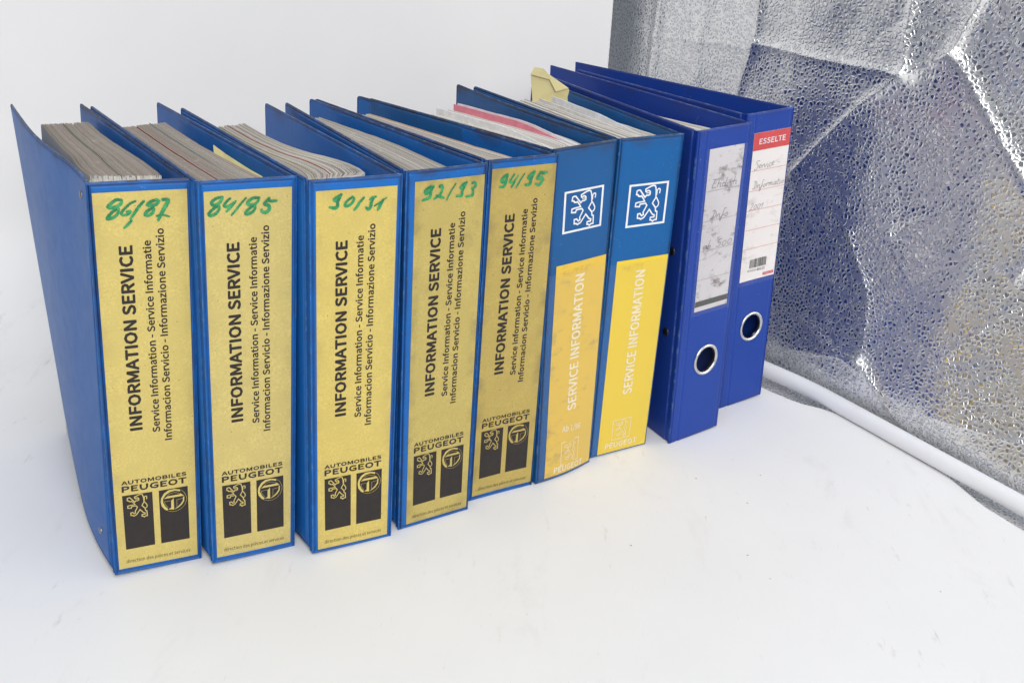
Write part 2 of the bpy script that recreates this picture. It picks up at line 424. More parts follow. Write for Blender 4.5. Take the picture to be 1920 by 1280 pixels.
def pen(ink, txt, p0, p1, cap, w, o):
    tot = sum(PEN[c][0] for c in txt); p0 = Vector(p0); p1 = Vector(p1); d = p1 - p0; Ln = d.length
    k = Ln / tot; d.normalize(); nn = Vector((-d.y, d.x)); x = 0; rr = random.Random(len(txt))
    for c in txt:
        wd, ss = PEN[c]; jy = rr.uniform(-.05, .05)
        for st in ss:
            ink.stroke([tuple(p0 + d * ((x + q[0] + q[1] * .14) * k) + nn * ((q[1] + jy) * cap)) for q in st], w, o, sub=3, cap=False)
            o += 0.000004
        x += wd

# ------------------------------------------------------------------ binders
# x, y, yaw, width at foot, lean, width at top, pitch   (measured from the photograph)
BD = [(-0.30145, 0.70762, 0.50037, 0.06741, 0.03964, 0.07103, 0.00844), (-0.23074, 0.73012, 0.52001, 0.06811, 0.03315, 0.07148, -0.00358),
      (-0.15439, 0.75161, 0.51522, 0.06943, 0.02185, 0.07194, -0.00307), (-0.08869, 0.79376, 0.60255, 0.06975, 0.01262, 0.07148, -0.00931),
      (-0.03148, 0.84577, 0.55413, 0.06719, 0.00575, 0.06503, -0.02647), (0.02921, 0.8809, 0.74324, 0.07109, 0.00973, 0.07536, 0.01395),
      (0.08092, 0.93369, 0.56498, 0.06945, 0.01175, 0.07083, -0.00597), (0.16361, 0.97331, 0.65741, 0.06887, -0.02235, 0.0701, 0.00534),
      (0.2275, 1.05829, 0.62094, 0.06268, -0.03437, 0.06462, 0.01457)]
HT = [0.315] * 7 + [0.318] * 2
# back corner of the right cover (local mm: along the spine, into the depth) and of the left cover
RB = {0: (12.3, 278), 1: (9.0, 279.8), 2: (21.5, 269.3), 3: (12.4, 269.8), 4: (-27.1, 257), 5: (75.6, 267.5), 6: (57.0, 280.0), 7: (40.0, 317), 8: (-29.8, 293.5)}
LBK = {1: (-52.5, 268.0), 5: (-50.4, 249.0), 8: (-52.9, 262.0), 2: (-59.2, 263.0), 3: (-19.3, 258.2), 4: (-73.9, 254.0), 6: (-37.8, 247.0)}

def catmull(C, t):
    n = len(C) - 1; x = max(0.0, min(0.99999, t)) * n; k = int(x); r = x - k
    a = C[max(0, k - 1)]; b = C[k]; c = C[k + 1]; d = C[min(n, k + 2)]
    return Vector([0.5 * ((2 * b[q]) + (c[q] - a[q]) * r + (2 * a[q] - 5 * b[q] + 4 * c[q] - d[q]) * r * r + (3 * b[q] - a[q] - 3 * c[q] + d[q]) * r ** 3) for q in (0, 1)])

def even(C, n=24):
    "resample a polyline so equal t is equal length"
    pts = [catmull(C, k / 120) for k in range(121)]; acc = [0]
    for a, b in zip(pts, pts[1:]): acc.append(acc[-1] + (b - a).length)
    out = []; j = 0
    for k in range(n + 1):
        d = acc[-1] * k / n
        while j < 119 and acc[j + 1] < d: j += 1
        r = (d - acc[j]) / max(1e-9, acc[j + 1] - acc[j]); out.append(pts[j].lerp(pts[j + 1], r))
    return out

class Binder:
    def __init__(s, i, name, label):
        s.i = i; s.x, s.y, s.yaw, s.w, s.lean, s.wt, s.pit = BD[i]; s.h = HT[i]
        sd = Vector((math.cos(s.yaw), math.sin(s.yaw)))
        s.sd = sd; s.nd = Vector((-sd.y, sd.x)); s.org = Vector((s.x, s.y)) + sd * s.w / 2
        s.root = tag(empty(name, (s.org.x, s.org.y, 0), s.yaw), label, 'binder', 'ring binders standing in a row')
        s.lift = s.w * math.sin(s.lean) if s.lean > 0 else 0.0
        cl, sl = math.cos(s.lean), math.sin(s.lean)
        s.s2 = Vector((cl, 0, -sl))
        s.z2 = Vector((sl, 0, cl)) * math.cos(s.pit) + Vector((0, math.sin(s.pit), 0))
        s.bow = {5: 0.0035}.get(i, 0.0)
    def loc(s, P):   # world xy -> local
        d = Vector(P[:2]) - s.org; return Vector((d.dot(s.sd), d.dot(s.nd)))
    def wor(s, L):
        q = s.org + s.sd * L[0] + s.nd * L[1]; return q
    def F(s, u, v, o):
        "point on the spine: u,v in metres from the lower left corner, o outwards"
        f = v / s.h; a = u / s.w; wv = s.w + (s.wt - s.w) * f
        P = Vector((-s.w / 2, 0, s.lift)) + s.z2 * v + s.s2 * (a * wv - (s.wt - s.w) / 2 * f)
        b = s.bow * math.sin(PI * min(1, max(0, a))) * (1 - smoothstep(0, 0.5, f))
        b += 0.0006 * math.sin(5 * f + s.i) * math.sin(PI * min(1, max(0, a)))
        P += Vector((0, -1, 0)) * (o + b)
        return P
    def cover(s, side, back_top, back_bot=None, curve_top=None, curve_bot=None, bow=0.0, hinge=True, name='cover', d0=0.0095, mat=None):
        """side -1 left, +1 right. board from the spine corner to back point (local metres), slab 2.8 mm"""
        mat = mat or BLUE[s.i]; i = s.i
        bt = Vector(back_top); bb = Vector(back_bot) if back_bot else bt
        def base(v): return s.F(0 if side < 0 else s.w, v, 0)
        L = (bt - Vector((base(s.h).x, base(s.h).y))).length
        def plan(t, v):
            f = v / s.h; B = base(v)
            p0 = Vector((B.x, B.y)); shift = Vector((s.z2.x, s.z2.y)) * (v - s.h)
            pb = (bt * f + bb * (1 - f)) + shift * (0.0 if back_bot else 1.0)
            if curve_top:
                def interp(C, t):
                    n = len(C) - 1; k = min(n - 1, int(t * n)); r = t * n - k; r2_ = r
                    a = C[max(0, k - 1)]; b = C[k]; c = C[k + 1]; d = C[min(n, k + 2)]
                    return Vector([0.5 * ((2 * b[q]) + (c[q] - a[q]) * r + (2 * a[q] - 5 * b[q] + 4 * c[q] - d[q]) * r * r + (3 * b[q] - a[q] - 3 * c[q] + d[q]) * r ** 3) for q in (0, 1)])
                return interp(curve_top, t) * f + interp(curve_bot, t) * (1 - f)
            q = p0.lerp(pb, t)
            nrm = Vector(((pb - p0).y, -(pb - p0).x)).normalized() * side
            bw = bow(t, f) if callable(bow) else bow * math.sin(PI * t)
            return q + nrm * bw
        def C(t, v, o):
            t0 = t / L; q = plan(t0, v); q2 = plan(min(1, t0 + 0.01), v); q1 = plan(max(0, t0 - 0.01), v)
            tg = (q2 - q1).normalized(); nr = Vector((tg.y, -tg.x)) * (1 if side > 0 else -1)
            q = q + nr * o
            return Vector((q.x, q.y, base(v).z))
        e0 = d0
        Lr = 0.0045 if hinge else 0.0015
        C0 = C
        def C(u, v, o):
            if u > L - Lr and (v > s.h - Lr or v < Lr):
                top = v > s.h - Lr
                a = (u - (L - Lr)) / Lr; b = (v - (s.h - Lr)) / Lr if top else (Lr - v) / Lr
                a, b = a * math.sqrt(max(0, 1 - b * b / 2)), b * math.sqrt(max(0, 1 - a * a / 2))
                u = L - Lr + a * Lr; v = (s.h - Lr + b * Lr) if top else (Lr - b * Lr)
            return C0(u, v, o)
        vs = dense(0.0015 if hinge else 0.0005, s.h - 0.0005, 10)
        us = dense(e0, L, 14)
        if side < 0: us2 = us
        o = grid_slab(name, (lambda u, v, oo: C(u, v, oo)) , us, vs, 0.0023, mat, s.root,
                      relief=weld if hinge else (lambda u, v, d: -0.0007 * (1 - smoothstep(0, 0.0012, d)) - 0.0005 * math.exp(-((u - e0 - 0.010) / 0.0007) ** 2)))
        if side < 0: flip(o)
        # flexible hinge strip between spine and board, with its ribbed weld
        hv = []; hf = []; he = []
        nt = 7; nv = 800 if hinge else 24
        for j in range(nv + 1):
            v = 0.0008 + (s.h - 0.0016) * j / nv
            for k in range(nt + 1):
                t = -0.0004 + (e0 + 0.0006) * k / nt
                f = k / nt
                oo = -0.0011
                if hinge:
                    rib = 0.5 + 0.5 * math.cos(2 * PI * j / nv * 200)
                    inb = smoothstep(0.22, 0.34, f) * (1 - smoothstep(0.66, 0.8, f))
                    oo += 0.0010 * rib * inb + 0.0005 * math.exp(-((f - 0.12) / 0.07) ** 2) - 0.0006 * math.exp(-((f - 0.9) / 0.08) ** 2)
                hv.append(C(max(t, 0), v, oo) if t > 0 else C(0, v, oo)); he.append(0.0021 + 0.004 * min(f, 1 - f) + (0 if hinge else 0.01))
        n1 = len(hv)
        hv += [q - (hv[k] - hv[k]) for k, q in enumerate(hv)]
        # inner side
        for j in range(nv + 1):
            v = 0.0008 + (s.h - 0.0016) * j / nv
            for k in range(nt + 1):
                hv[n1 + j * (nt + 1) + k] = C(max(-0.0004 + (e0 + 0.0006) * k / nt, 0), v, -0.0019)
        he = he + he
        W1 = nt + 1
        for j in range(nv):
            for k in range(nt):
                a = j * W1 + k
                hf.append((a, a + 1, a + W1 + 1, a + W1)); b = n1 + a; hf.append((b, b + W1, b + W1 + 1, b + 1))
        for k in range(nt):
            hf.append((k, n1 + k, n1 + k + 1, k + 1)); a = nv * W1 + k; hf.append((a, a + 1, n1 + a + 1, n1 + a))
        ho = mesh_obj('hinge', hv, hf, mat, s.root, True, {'edge': he, 'topd': [0.1] * len(he)})
        try: ho.data.set_sharp_from_angle(angle=math.radians(50))
        except Exception: pass
        if side < 0: flip(ho)
        s.C = getattr(s, 'C', {}); s.C[side] = C; s.L = getattr(s, 'L', {}); s.L[side] = L
        return o

def flip(o):
    bm = bmesh.new(); bm.from_mesh(o.data); bmesh.ops.recalc_face_normals(bm, faces=bm.faces); bm.to_mesh(o.data); bm.free()

def gold_label(B, rect, mat):
    u0, u1, v0, v1 = rect
    F = B.F
    def lf(u, v, o): return F(u, v, 0.00035 + o)
    us = [u0 + (u1 - u0) * k / 8 for k in range(9)]; vs = [v0 + (v1 - v0) * k / 20 for k in range(21)]
    lab = grid_slab('label', lf, us, vs, 0.00025, mat, B.root, smooth=False)
    T = lambda a, b: (u0 + a * (u1 - u0), v0 + b * (v1 - v0))
    w = u1 - u0; o = 0.00047
    for txt, pa, pb, cap, bold in (('INFORMATION SERVICE', (.3875, .3945), (.3885, .8725), .1515 * w, .058),
            ('Service Information - Service Informatie', (.5905, .3825), (.5885, .8815), .089 * w, .04),
            ('Informacion Servicio - Informazione Servizio', (.7300, .3555), (.7335, .909), .089 * w, .04),
            ('AUTOMOBILES', (.0935, .2460), (.8885, .2452), .0112 * (v1 - v0), .06), ('PEUGEOT', (.0935, .2248), (.888, .2232), .0175 * (v1 - v0), .06),
            ('direction des pièces et services', (.0945, .0150), (.907, .0138), .0100 * (v1 - v0), 0)):
        ink = Ink(F); ink.text(txt, T(*pa), T(*pb), cap, o, bold); ink.build('lettering', INK, lab)
    for a in ([(.094, .2155), (.4585, .2145), (.4620, .0565), (.1000, .0560)], [(.5376, .2140), (.8990, .2138), (.9044, .0550), (.5397, .0558)]):
        ink = Ink(F); ink.poly([T(*q) for q in a], o); ink.build('black_panel', INK, lab)
    g = Ink(F); og = o + 0.0001
    gl = Ink(F); lion(gl, lambda a, b: T(.0734 + .3981 * a - .0017 * b, .1403 - .0025 * a + .0799 * b), 0.00075, og)
    gl.build('lion_emblem', mat, lab)
    arc = [(0.8039, 0.2073), (0.7302, 0.2115), (0.659, 0.211), (0.6034, 0.2043), (0.5631, 0.1914), (0.5543, 0.1808), (0.565, 0.1673), (0.5998, 0.1564), (0.6311, 0.1511)]
    arc2 = [(0.8013, 0.2019), (0.7379, 0.2066), (0.6745, 0.2050), (0.6228, 0.1988), (0.5869, 0.1886), (0.584, 0.1776), (0.6084, 0.1653), (0.6320, 0.1590), (0.6435, 0.1560)]
    for k in range(8): g.poly([T(*arc[k]), T(*arc[k + 1]), T(*arc2[k + 1]), T(*arc2[k])], og)
    bar = [(0.5943, 0.1876), (0.8488, 0.1873), (0.8051, 0.1962), (0.793, 0.1936), (0.6381, 0.1936)]
    g.tris([T(*q) for q in bar], [(0, 1, 3, 4), (1, 2, 3)], og + 0.00005)
    stem = [(0.6847, 0.1785), (0.7169, 0.1854), (0.7189, 0.1511), (0.6434, 0.1552), (0.6834, 0.158)]
    g.tris([T(*q) for q in stem], [(0, 4, 2, 1), (4, 3, 2)], og + 0.00005)
    c1 = [(0.8527, 0.1847), (0.8482, 0.171), (0.8157, 0.1612), (0.7712, 0.1549), (0.7253, 0.1514)]; c2 = [(0.8366, 0.1845), (0.8322, 0.1736), (0.8038, 0.1646), (0.7674, 0.1582), (0.7253, 0.1520)]
    for k in range(4): g.poly([T(*c1[k]), T(*c1[k + 1]), T(*c2[k + 1]), T(*c2[k])], og)
    for ln, ww in (([(0.8174, 0.2049), (0.8531, 0.1968), (0.8792, 0.1826), (0.8805, 0.1732), (0.8559, 0.1594), (0.8072, 0.1504), (0.7507, 0.1455), (0.6867, 0.1466), (0.6391, 0.1508)], .0002),
               ([(0.6382, 0.1945), (0.6742, 0.2006), (0.7297, 0.2016), (0.7693, 0.1991), (0.7971, 0.1956)], .0002),
               ([(0.6807, 0.1792), (0.6015, 0.179), (0.6088, 0.1708), (0.6437, 0.1599)], .0002), ([(0.8485, 0.1803), (0.7564, 0.1789), (0.7553, 0.1565)], .0002)):
        g.stroke([T(*q) for q in ln], ww, og + .00002, cap=False, sub=1)
    g.build('round_emblem', mat, lab)
    # edge attr for emblem reuse of the paper material is simply absent (0) -> give it a constant
    for ch in lab.children:
        if 'emblem' in ch.name:
            me = ch.data; a = me.attributes.new('edge', 'FLOAT', 'POINT'); a.data.foreach_set('value', [0.05] * len(me.vertices))
    m = Ink(F)
    for k, (pts, wd) in enumerate(STROKES[B.i + 1]):
        m.stroke([(a / 1000, b / 1000) for a, b in pts], wd / 1000 * 1.12, 0.0006 + 0.00004 * k, sub=6, taper=True, slope=0.00003)
    m.build('marker_numbers', MARK, lab)
    return lab

STROKES = {
1 : [([(21.5,302.0),(18.3,302.4),(15.2,300.3),(13.0,297.9),(15.0,296.9),(18.6,297.7),(21.0,299.5),(21.6,301.6)],2.3),([(19.4,296.1),(15.4,294.0),(12.3,290.4),(12.5,289.2),(16.1,290.2),(18.9,292.9),(19.3,295.8)],2.1),([(30.2,300.7),(27.2,299.5),(24.1,296.8),(21.3,293.5),(21.5,291.5),(24.1,291.4),(26.3,292.6),(26.6,293.9),(24.5,293.6)],1.8),([(35.6,300.5),(32.8,297.4),(29.6,292.8),(26.6,288.4)],2.0),([(27.2,287.1),(24.9,284.6),(22.4,282.2)],1.9),([(43.8,301.1),(40.4,300.0),(37.9,297.9),(39.7,297.2),(43.0,297.7),(45.0,299.8),(43.8,301.3)],2.3),([(41.4,295.5),(37.7,293.4),(36.1,290.9),(37.9,290.2),(40.7,291.6),(41.8,294.2)],2.2),([(47.7,301.0),(50.2,300.9),(51.1,299.6),(48.4,294.5),(46.4,290.7),(44.4,286.6)],2.5),([(43.3,289.3),(46.7,290.1),(51.6,288.6)],1.4)] ,
2 : [([(15.6,303.1),(11.8,302.4),(8.7,299.9),(9.5,297.7),(12.5,298.1),(15.3,301.0),(15.9,303.1)],2.2),([(13.4,296.9),(10.4,295.5),(6.7,292.1),(7.5,290.2),(10.8,291.2),(13.3,294.1),(13.6,296.5)],2.1),([(21.2,301.8),(19.4,300.4),(16.9,297.2),(18.1,295.9),(21.1,297.0),(24.8,299.5)],1.8),([(24.1,298.6),(21.7,296.0),(18.6,292.5)],2.0),([(32.0,301.5),(28.3,297.4),(24.6,292.7),(21.8,289.5)],1.5),([(40.9,300.9),(36.6,300.9),(33.2,298.3),(33.8,296.4),(38.1,296.5),(40.5,299.1)],2.2),([(38.0,295.8),(35.0,294.2),(31.6,291.0),(32.4,289.4),(36.1,290.7),(38.0,293.4),(38.0,295.5)],2.0),([(47.9,300.2),(44.8,296.9),(45.1,295.7),(47.6,294.6),(47.9,291.7),(45.4,289.7),(42.9,290.5),(42.6,291.8)],2.3),([(47.0,298.4),(49.8,297.9),(52.9,298.0)],2.0)] ,
3 : [([(22.8,303.3),(19.4,301.6),(17.4,299.9),(18.8,298.6),(20.8,300.1),(22.5,302.5)],2.0),([(21.6,300.9),(20.0,297.7),(20.0,294.9),(18.3,293.4),(16.0,293.9),(14.3,294.3)],2.3),([(31.1,300.7),(28.0,299.0),(25.7,296.4),(25.7,294.4),(28.6,294.7),(31.4,297.3),(32.0,299.7),(30.8,301.0)],2.0),([(39.5,299.7),(36.1,296.0),(34.4,293.1),(32.4,291.0)],2.0),([(48.6,299.7),(45.6,299.1),(43.9,297.9)],1.7),([(46.8,299.0),(45.1,295.5),(44.6,292.2),(42.9,290.6),(41.4,291.9)],2.3),([(47.5,292.7),(50.7,294.5),(56.6,298.2)],1.3),([(54.2,297.0),(52.5,294.0),(51.1,291.0),(50.3,289.7)],2.2)] ,
4 : [([(20.5,301.8),(16.9,300.0),(15.5,297.9),(16.7,296.5),(19.1,298.4),(22.3,301.6)],2.5),([(22.0,301.4),(20.3,297.8),(19.6,293.5),(16.9,292.4),(13.6,291.6)],2.3),([(27.8,300.3),(27.5,301.2),(29.3,301.6),(29.9,299.3),(28.9,295.9),(26.6,293.6),(23.3,291.7)],2.0),([(25.3,294.0),(28.1,292.9),(31.0,291.8)],2.3),([(41.4,301.8),(38.2,297.5),(35.9,293.5),(33.9,289.6)],1.3),([(51.1,301.8),(47.7,300.4),(46.0,298.1),(48.2,297.9),(50.6,300.5)],2.1),([(49.1,298.4),(47.4,295.8),(46.9,291.9),(45.0,291.8),(42.5,291.8)],2.2),([(55.7,300.6),(57.8,301.2),(59.3,299.1),(57.8,297.0),(55.9,296.4)],2.0),([(56.6,296.0),(57.0,293.7),(56.6,291.0),(54.3,290.6),(51.1,290.4)],2.0)] ,
5 : [([(17.4,302.3),(14.1,300.9),(12.1,298.2),(12.8,296.7),(15.6,297.9),(17.5,301.5)],2.6),([(17.2,301.2),(16.0,296.2),(14.4,292.9),(10.9,292.6)],2.4),([(23.8,302.1),(21.8,299.4),(19.8,296.1),(22.8,295.6),(25.8,298.2),(27.5,300.7)],1.8),([(24.6,296.3),(22.9,293.3),(21.6,291.7)],1.8),([(33.5,301.7),(30.3,297.3),(27.5,292.9),(25.9,290.6)],1.5),([(42.9,302.7),(39.8,300.9),(37.4,298.2),(39.5,297.2),(41.8,299.9),(43.3,302.4)],2.3),([(41.6,299.3),(40.2,296.5),(39.5,293.1),(37.9,292.1),(35.0,292.3)],2.5),([(49.6,301.9),(46.6,297.7),(47.1,296.3),(50.7,296.8),(51.5,294.7),(49.8,292.0),(47.6,291.0),(45.1,292.3)],2.5),([(50.0,300.7),(55.3,300.9)],2.5)] ,
}

def pages(B, left, right, n, kind, ztop=0.3045, fill=0.86, dividers=(), jit=0.0007, sag=0.0, seed=0):
    """bound stack of sheets standing in the binder; left/right = plan outlines in local mm, front to back"""
    rnd = random.Random(seed)
    NS = 16
    if isinstance(left, tuple):      # follow the inside of the left cover from depth a to depth b (mm)
        left = [tuple(B.C[-1](left[0] / 1000 + (left[1] - left[0]) / 1000 * q / 8, 0.305, -0.0028 - left[2] / 1000)[k] * 1000 for k in (0, 1)) for q in range(9)]
    Lc = even([(a / 1000, b / 1000) for a, b in left], NS); Rc = even([(a / 1000, b / 1000) for a, b in right], NS)
    V = []; Fc = []; FM = []
    divs = {int(d[0] * n): d for d in dividers}
    stack = None; extra = []
    ths = [0.25 + rnd.random() ** 2 * 2.4 for _ in range(n)]; 
    for q in divs: ths[q] = 0.7
    tot = sum(ths); acc = 0.0
    for k in range(n):
        f0 = acc / tot; f1 = (acc + ths[k] * (1 - (1 - fill) * rnd.uniform(0.3, 1.6))) / tot; acc += ths[k]
        if k == 0 and kind == 'soiled': jit *= 0.45
        zt = ztop + rnd.uniform(-jit, jit) * 0.6 + jit * 1.3 * noise.noise((k * 0.17, seed, 0)) - (rnd.random() ** 6) * 0.004
        back = 1.0 - rnd.uniform(0, 0.012) - (rnd.random() ** 8) * 0.05
        fr = rnd.uniform(0, 0.006)
        wob = rnd.uniform(-1, 1) * 0.0002
        verts = []; ns = NS + 1
        d = divs.get(k)
        if d: zt = ztop + d[2]; f1 = f0 + (f1 - f0) * 1.0
        for zz in (0.012, zt):
            for f in (f0, f1):
                for j in range(ns):
                    t = (fr + (back - fr) * j / NS) * NS
                    a = min(NS - 1, int(t)); r = t - a
                    q = Lc[a].lerp(Lc[a + 1], r).lerp(Rc[a].lerp(Rc[a + 1], r), f)
                    sg = -sag * math.sin(PI * j / NS) if zz > 0.1 else 0
                    zq = zz + sg + (0.0004 * noise.noise((q.x * 60, q.y * 60, seed)) if zz > 0.1 else 0)
                    if d and zz > 0.1: zq -= d[2] * (1.0 + 0.25 * (d[2] > 0.004)) * (1 - smoothstep(0.0, 0.5, j / NS))
                    lx = B.z2.x * zq
                    verts.append((q.x + lx - B.z2.x * 0.305, q.y + B.z2.y * (zq - 0.305), zq + 0.0))
        # verts blocks: 0 low f0, 1 low f1, 2 top f0, 3 top f1
        faces = []; fm = []
        for j in range(ns - 1):
            faces.append((2 * ns + j, 3 * ns + j, 3 * ns + j + 1, 2 * ns + j + 1)); fm.append(0)
            faces.append((j, 2 * ns + j, 2 * ns + j + 1, j + 1)); fm.append(1)
            faces.append((ns + j, ns + j + 1, 3 * ns + j + 1, 3 * ns + j)); fm.append(1)
        faces.append((0, ns, 3 * ns, 2 * ns)); fm.append(1)
        e = ns - 1; faces.append((e, 2 * ns + e, 3 * ns + e, ns + e)); fm.append(1)
        if d:
            extra.append((verts, faces, d)); continue
        b = len(V); V += verts; Fc += [tuple(b + q for q in f) for f in faces]; FM += fm
    st = mesh_obj('page_stack', V, Fc, None, B.root, mats=PAGEM[kind], fm=FM)
    st['kind'] = 'stuff'
    for verts, faces, d in extra:
        o = mesh_obj('divider_sheet', verts, faces, plain('divider_' + d[3], d[1], 0.75, 0, 0.08), B.root); o['label'] = d[3]
    return st

def rivet(B, side, t, v, mat, r=0.0042):
    "low domed rivet head on the outer face of a cover; slightly squashed"
    C = B.C[side]; vs = []; fs = []; n = 16
    for k, (rr, oo) in enumerate(((1.0, -0.0003), (1.0, 0.0006), (0.8, 0.0011), (0.35, 0.0013))):
        for a in range(n):
            an = 2 * PI * a / n; vs.append(C(t + r * rr * math.cos(an), v + r * 1.0 * rr * math.sin(an), oo))
    vs.append(C(t, v, 0.0013))
    for k in range(3):
        for a in range(n):
            b = (a + 1) % n; fs.append((k * n + a, k * n + b, (k + 1) * n + b, (k + 1) * n + a))
    for a in range(n): fs.append((3 * n + a, 3 * n + (a + 1) % n, 4 * n))
    o = mesh_obj('rivet', vs, fs, mat, B.root, True); flip(o); return o

def spine(B, mat, navy=False, hole=None):
    if not navy:
        return grid_slab('spine', B.F, dense(0, B.w, 10), dense(0, B.h, 24), 0.0028, mat, B.root, relief=weld)
    def rel(u, v, d):
        h = -0.0008 * (1 - smoothstep(0, 0.0015, d))
        return h - 0.0007 * math.exp(-((u - 0.0105) / 0.0008) ** 2) - 0.0005 * math.exp(-((B.w - u - 0.004) / 0.0008) ** 2)
    us = dense(0, B.w, 16, 0.013, 12); vs = dense(0, B.h, 30)
    o = grid_slab('spine', B.F, us, vs, 0.0030, mat, B.root, relief=rel)
    hu, hv, hr = hole
    c = []; n = 48; fs = []
    for oo in (0.02, -0.02):
        for a in range(n): c.append(B.F(hu + hr * math.cos(2 * PI * a / n), hv + hr * math.sin(2 * PI * a / n), oo))
    for a in range(n): fs.append((a, (a + 1) % n, n + (a + 1) % n, n + a))
    fs.append(tuple(range(n))); fs.append(tuple(range(2 * n - 1, n - 1, -1)))
    cut = mesh_obj('cut', c, fs, None, B.root); flip(cut); flip(o); bpy.context.view_layer.update()
    md = o.modifiers.new('hole', 'BOOLEAN'); md.object = cut; md.operation = 'DIFFERENCE'; md.solver = 'EXACT'
    dg = bpy.context.evaluated_depsgraph_get(); me = bpy.data.meshes.new_from_object(o.evaluated_get(dg))
    o.modifiers.clear(); o.data = me; bpy.data.objects.remove(cut)
    if 'edge' not in me.attributes:
        a = me.attributes.new('edge', 'FLOAT', 'POINT'); a.data.foreach_set('value', [0.02] * len(me.vertices))
    # steel grommet
    R = []; F2 = []; m = 48
    prof = [(hr - 0.0016, -0.0026), (hr - 0.0018, 0.0002), (hr - 0.0012, 0.0012), (hr + 0.0002, 0.0016), (hr + 0.0013, 0.0013), (hr + 0.0017, 0.0003), (hr + 0.0015, -0.0004)]
    for a in range(m):
        for (rr, oo) in prof:
            R.append(B.F(hu + rr * math.cos(2 * PI * a / m), hv + rr * math.sin(2 * PI * a / m), oo))
    k = len(prof)
    for a in range(m):
        for j in range(k - 1):
            b = (a + 1) % m; F2.append((a * k + j, a * k + j + 1, b * k + j + 1, b * k + j))
    g = mesh_obj('finger_ring', R, F2, STEEL, B.root, True); flip(g)
    return o

def film(B, u0, u1, v0, v1, o, name='clear_pocket'):
    us = [u0 + (u1 - u0) * k / 8 for k in range(9)]; vs = [v0 + (v1 - v0) * k / 20 for k in range(21)]
    V = []
    for v in vs:
        for u in us:
            d = min(u - u0, u1 - u, v - v0)
            V.append(B.F(u, v, o * smoothstep(-0.0005, 0.002, d) + 0.00012 + 0.0004 * noise.noise((u * 50, v * 30, 3)) * (1 if d > .002 else 0)))
    f = [(j * 9 + i, j * 9 + i + 1, (j + 1) * 9 + i + 1, (j + 1) * 9 + i) for j in range(20) for i in range(8)]
    return mesh_obj(name, V, f, FILM, B.root, True)

LBL = ['blue binder with gold label marked 86/87 in green, cover flared outward, leftmost',
       'blue binder with gold label marked 84/85 in green, yellow sheet among its pages',
       'blue binder with gold label marked 90/91 in green, pages curling round at the front',
       'blue binder with duller gold label marked 92/93 in green, ribbed hinge showing beside it',
       'blue binder with dirty gold label marked 94/95 in green',
       'blue lion emblem binder with smudged yellow card reading Ab 1/96, pink sheet inside',
       'blue binder with white lion emblem and clean yellow card, folded yellow note poking out behind',
       'navy lever arch binder with heavily smudged white label and steel finger ring',
       'navy lever arch binder with red topped label and barcode, last in row beside foil']
LRECT = {0: (3.4, 63.8, 5.2, 307.8), 1: (3.5, 64.0, 5.6, 307.6), 2: (4.3, 65.0, 3.6, 306.8), 3: (7.0, 67.2, 4.0, 306.3), 4: (2.8, 64.7, 4.8, 307.8)}
binders = []
for i in range(9):
    B = Binder(i, 'ring_binder' if i < 7 else 'lever_arch_binder', LBL[i]); binders.append(B)
    B.prev = binders[i - 1] if i else None
    hinge = i < 7
    spine(B, BLUE[i], not hinge, {7: (0.0393, 0.0845, 0.0148), 8: (0.0345, 0.0888, 0.0148)}.get(i))
    # covers
    rb = Vector(RB[i]) / 1000
    if i == 0:
        ct = even([(-0.0232, 0.0), (-0.0222, 0.018), (-0.0258, 0.059), (-0.0336, 0.106), (-0.0414, 0.169), (-0.0468, 0.277)])
        cb = even([(-0.0337, 0.0), (-0.0358, 0.012), (-0.0395, 0.0396), (-0.0413, 0.061), (-0.0425, 0.098), (-0.0405, 0.164), (-0.0360, 0.263)])
        B.cover(-1, (-0.0468, 0.277), curve_top=ct, curve_bot=cb, name='front_cover')
    else:
        if i in LBK: lb = Vector(LBK[i]) / 1000
        else:
            q = B.prev.wor(Vector(RB[i - 1]) / 1000 + Vector((0.0075, -0.010))); lb = B.loc(q)
        B.cover(-1, tuple(lb), name='front_cover', hinge=hinge, bow=0.0)
    bow = {4: 0.004, 5: -0.006, 7: 0.002}.get(i, 0.0)
    B.cover(1, tuple(rb), name='back_cover', hinge=hinge, bow=bow)
    if i < 5:
        u0, u1, v0, v1 = [q / 1000 for q in LRECT[i]]
        gold_label(B, (u0, u1, v0, v1), GOLD[i])

# ---- paper contents
pages(binders[0], [(-13.5, 60), (-17, 78), (-18.5, 97), (-19.0, 125), (-22.5, 160), (-27.4, 236.9)], [(34.8, 46), (33.4, 63.9), (28.0, 104.7), (18.2, 162.0), (13.5, 200), (11.1, 236.3)], 150, 'soiled', 0.3065, fill=0.985,
      dividers=((0.45, (0.24, 0.30, 0.20), 0.0003, 'pale green divider'),), seed=1)
pages(binders[1], (42, 228, 3.0), [(30.6, 35.0), (24.2, 66.9), (14.5, 130.9), (9.4, 174.2), (4.0, 235.0)], 135, 'soiled', 0.3055, fill=0.985,
      dividers=((0.40, (0.30, 0.05, 0.04), 0.0003, 'red divider'), (0.66, (0.30, 0.42, 0.40), 0.001, 'teal divider')), seed=2)
pages(binders[2], (40, 230, 2.0), [(10, 38), (26, 40), (32.0, 47), (33.2, 65.9), (26.0, 92.8), (9.5, 124), (-2.5, 173.4), (-8.5, 235.6)], 84, 'mixed', 0.304, fill=0.93, jit=0.0011,
      dividers=((0.62, (0.36, 0.10, 0.06), 0.0006, 'red divider'), (0.42, (0.42, 0.38, 0.20), 0.0005, 'pale yellow divider'), (0.88, (0.74, 0.70, 0.56), 0.001, 'cream divider')), seed=3)
pages(binders[3], (36, 232, 2.0), [(24.9, 33.0), (22, 118.0), (13.0, 178.9), (4.5, 233)], 74, 'mixed', 0.304, fill=0.93, jit=0.0011, seed=4)
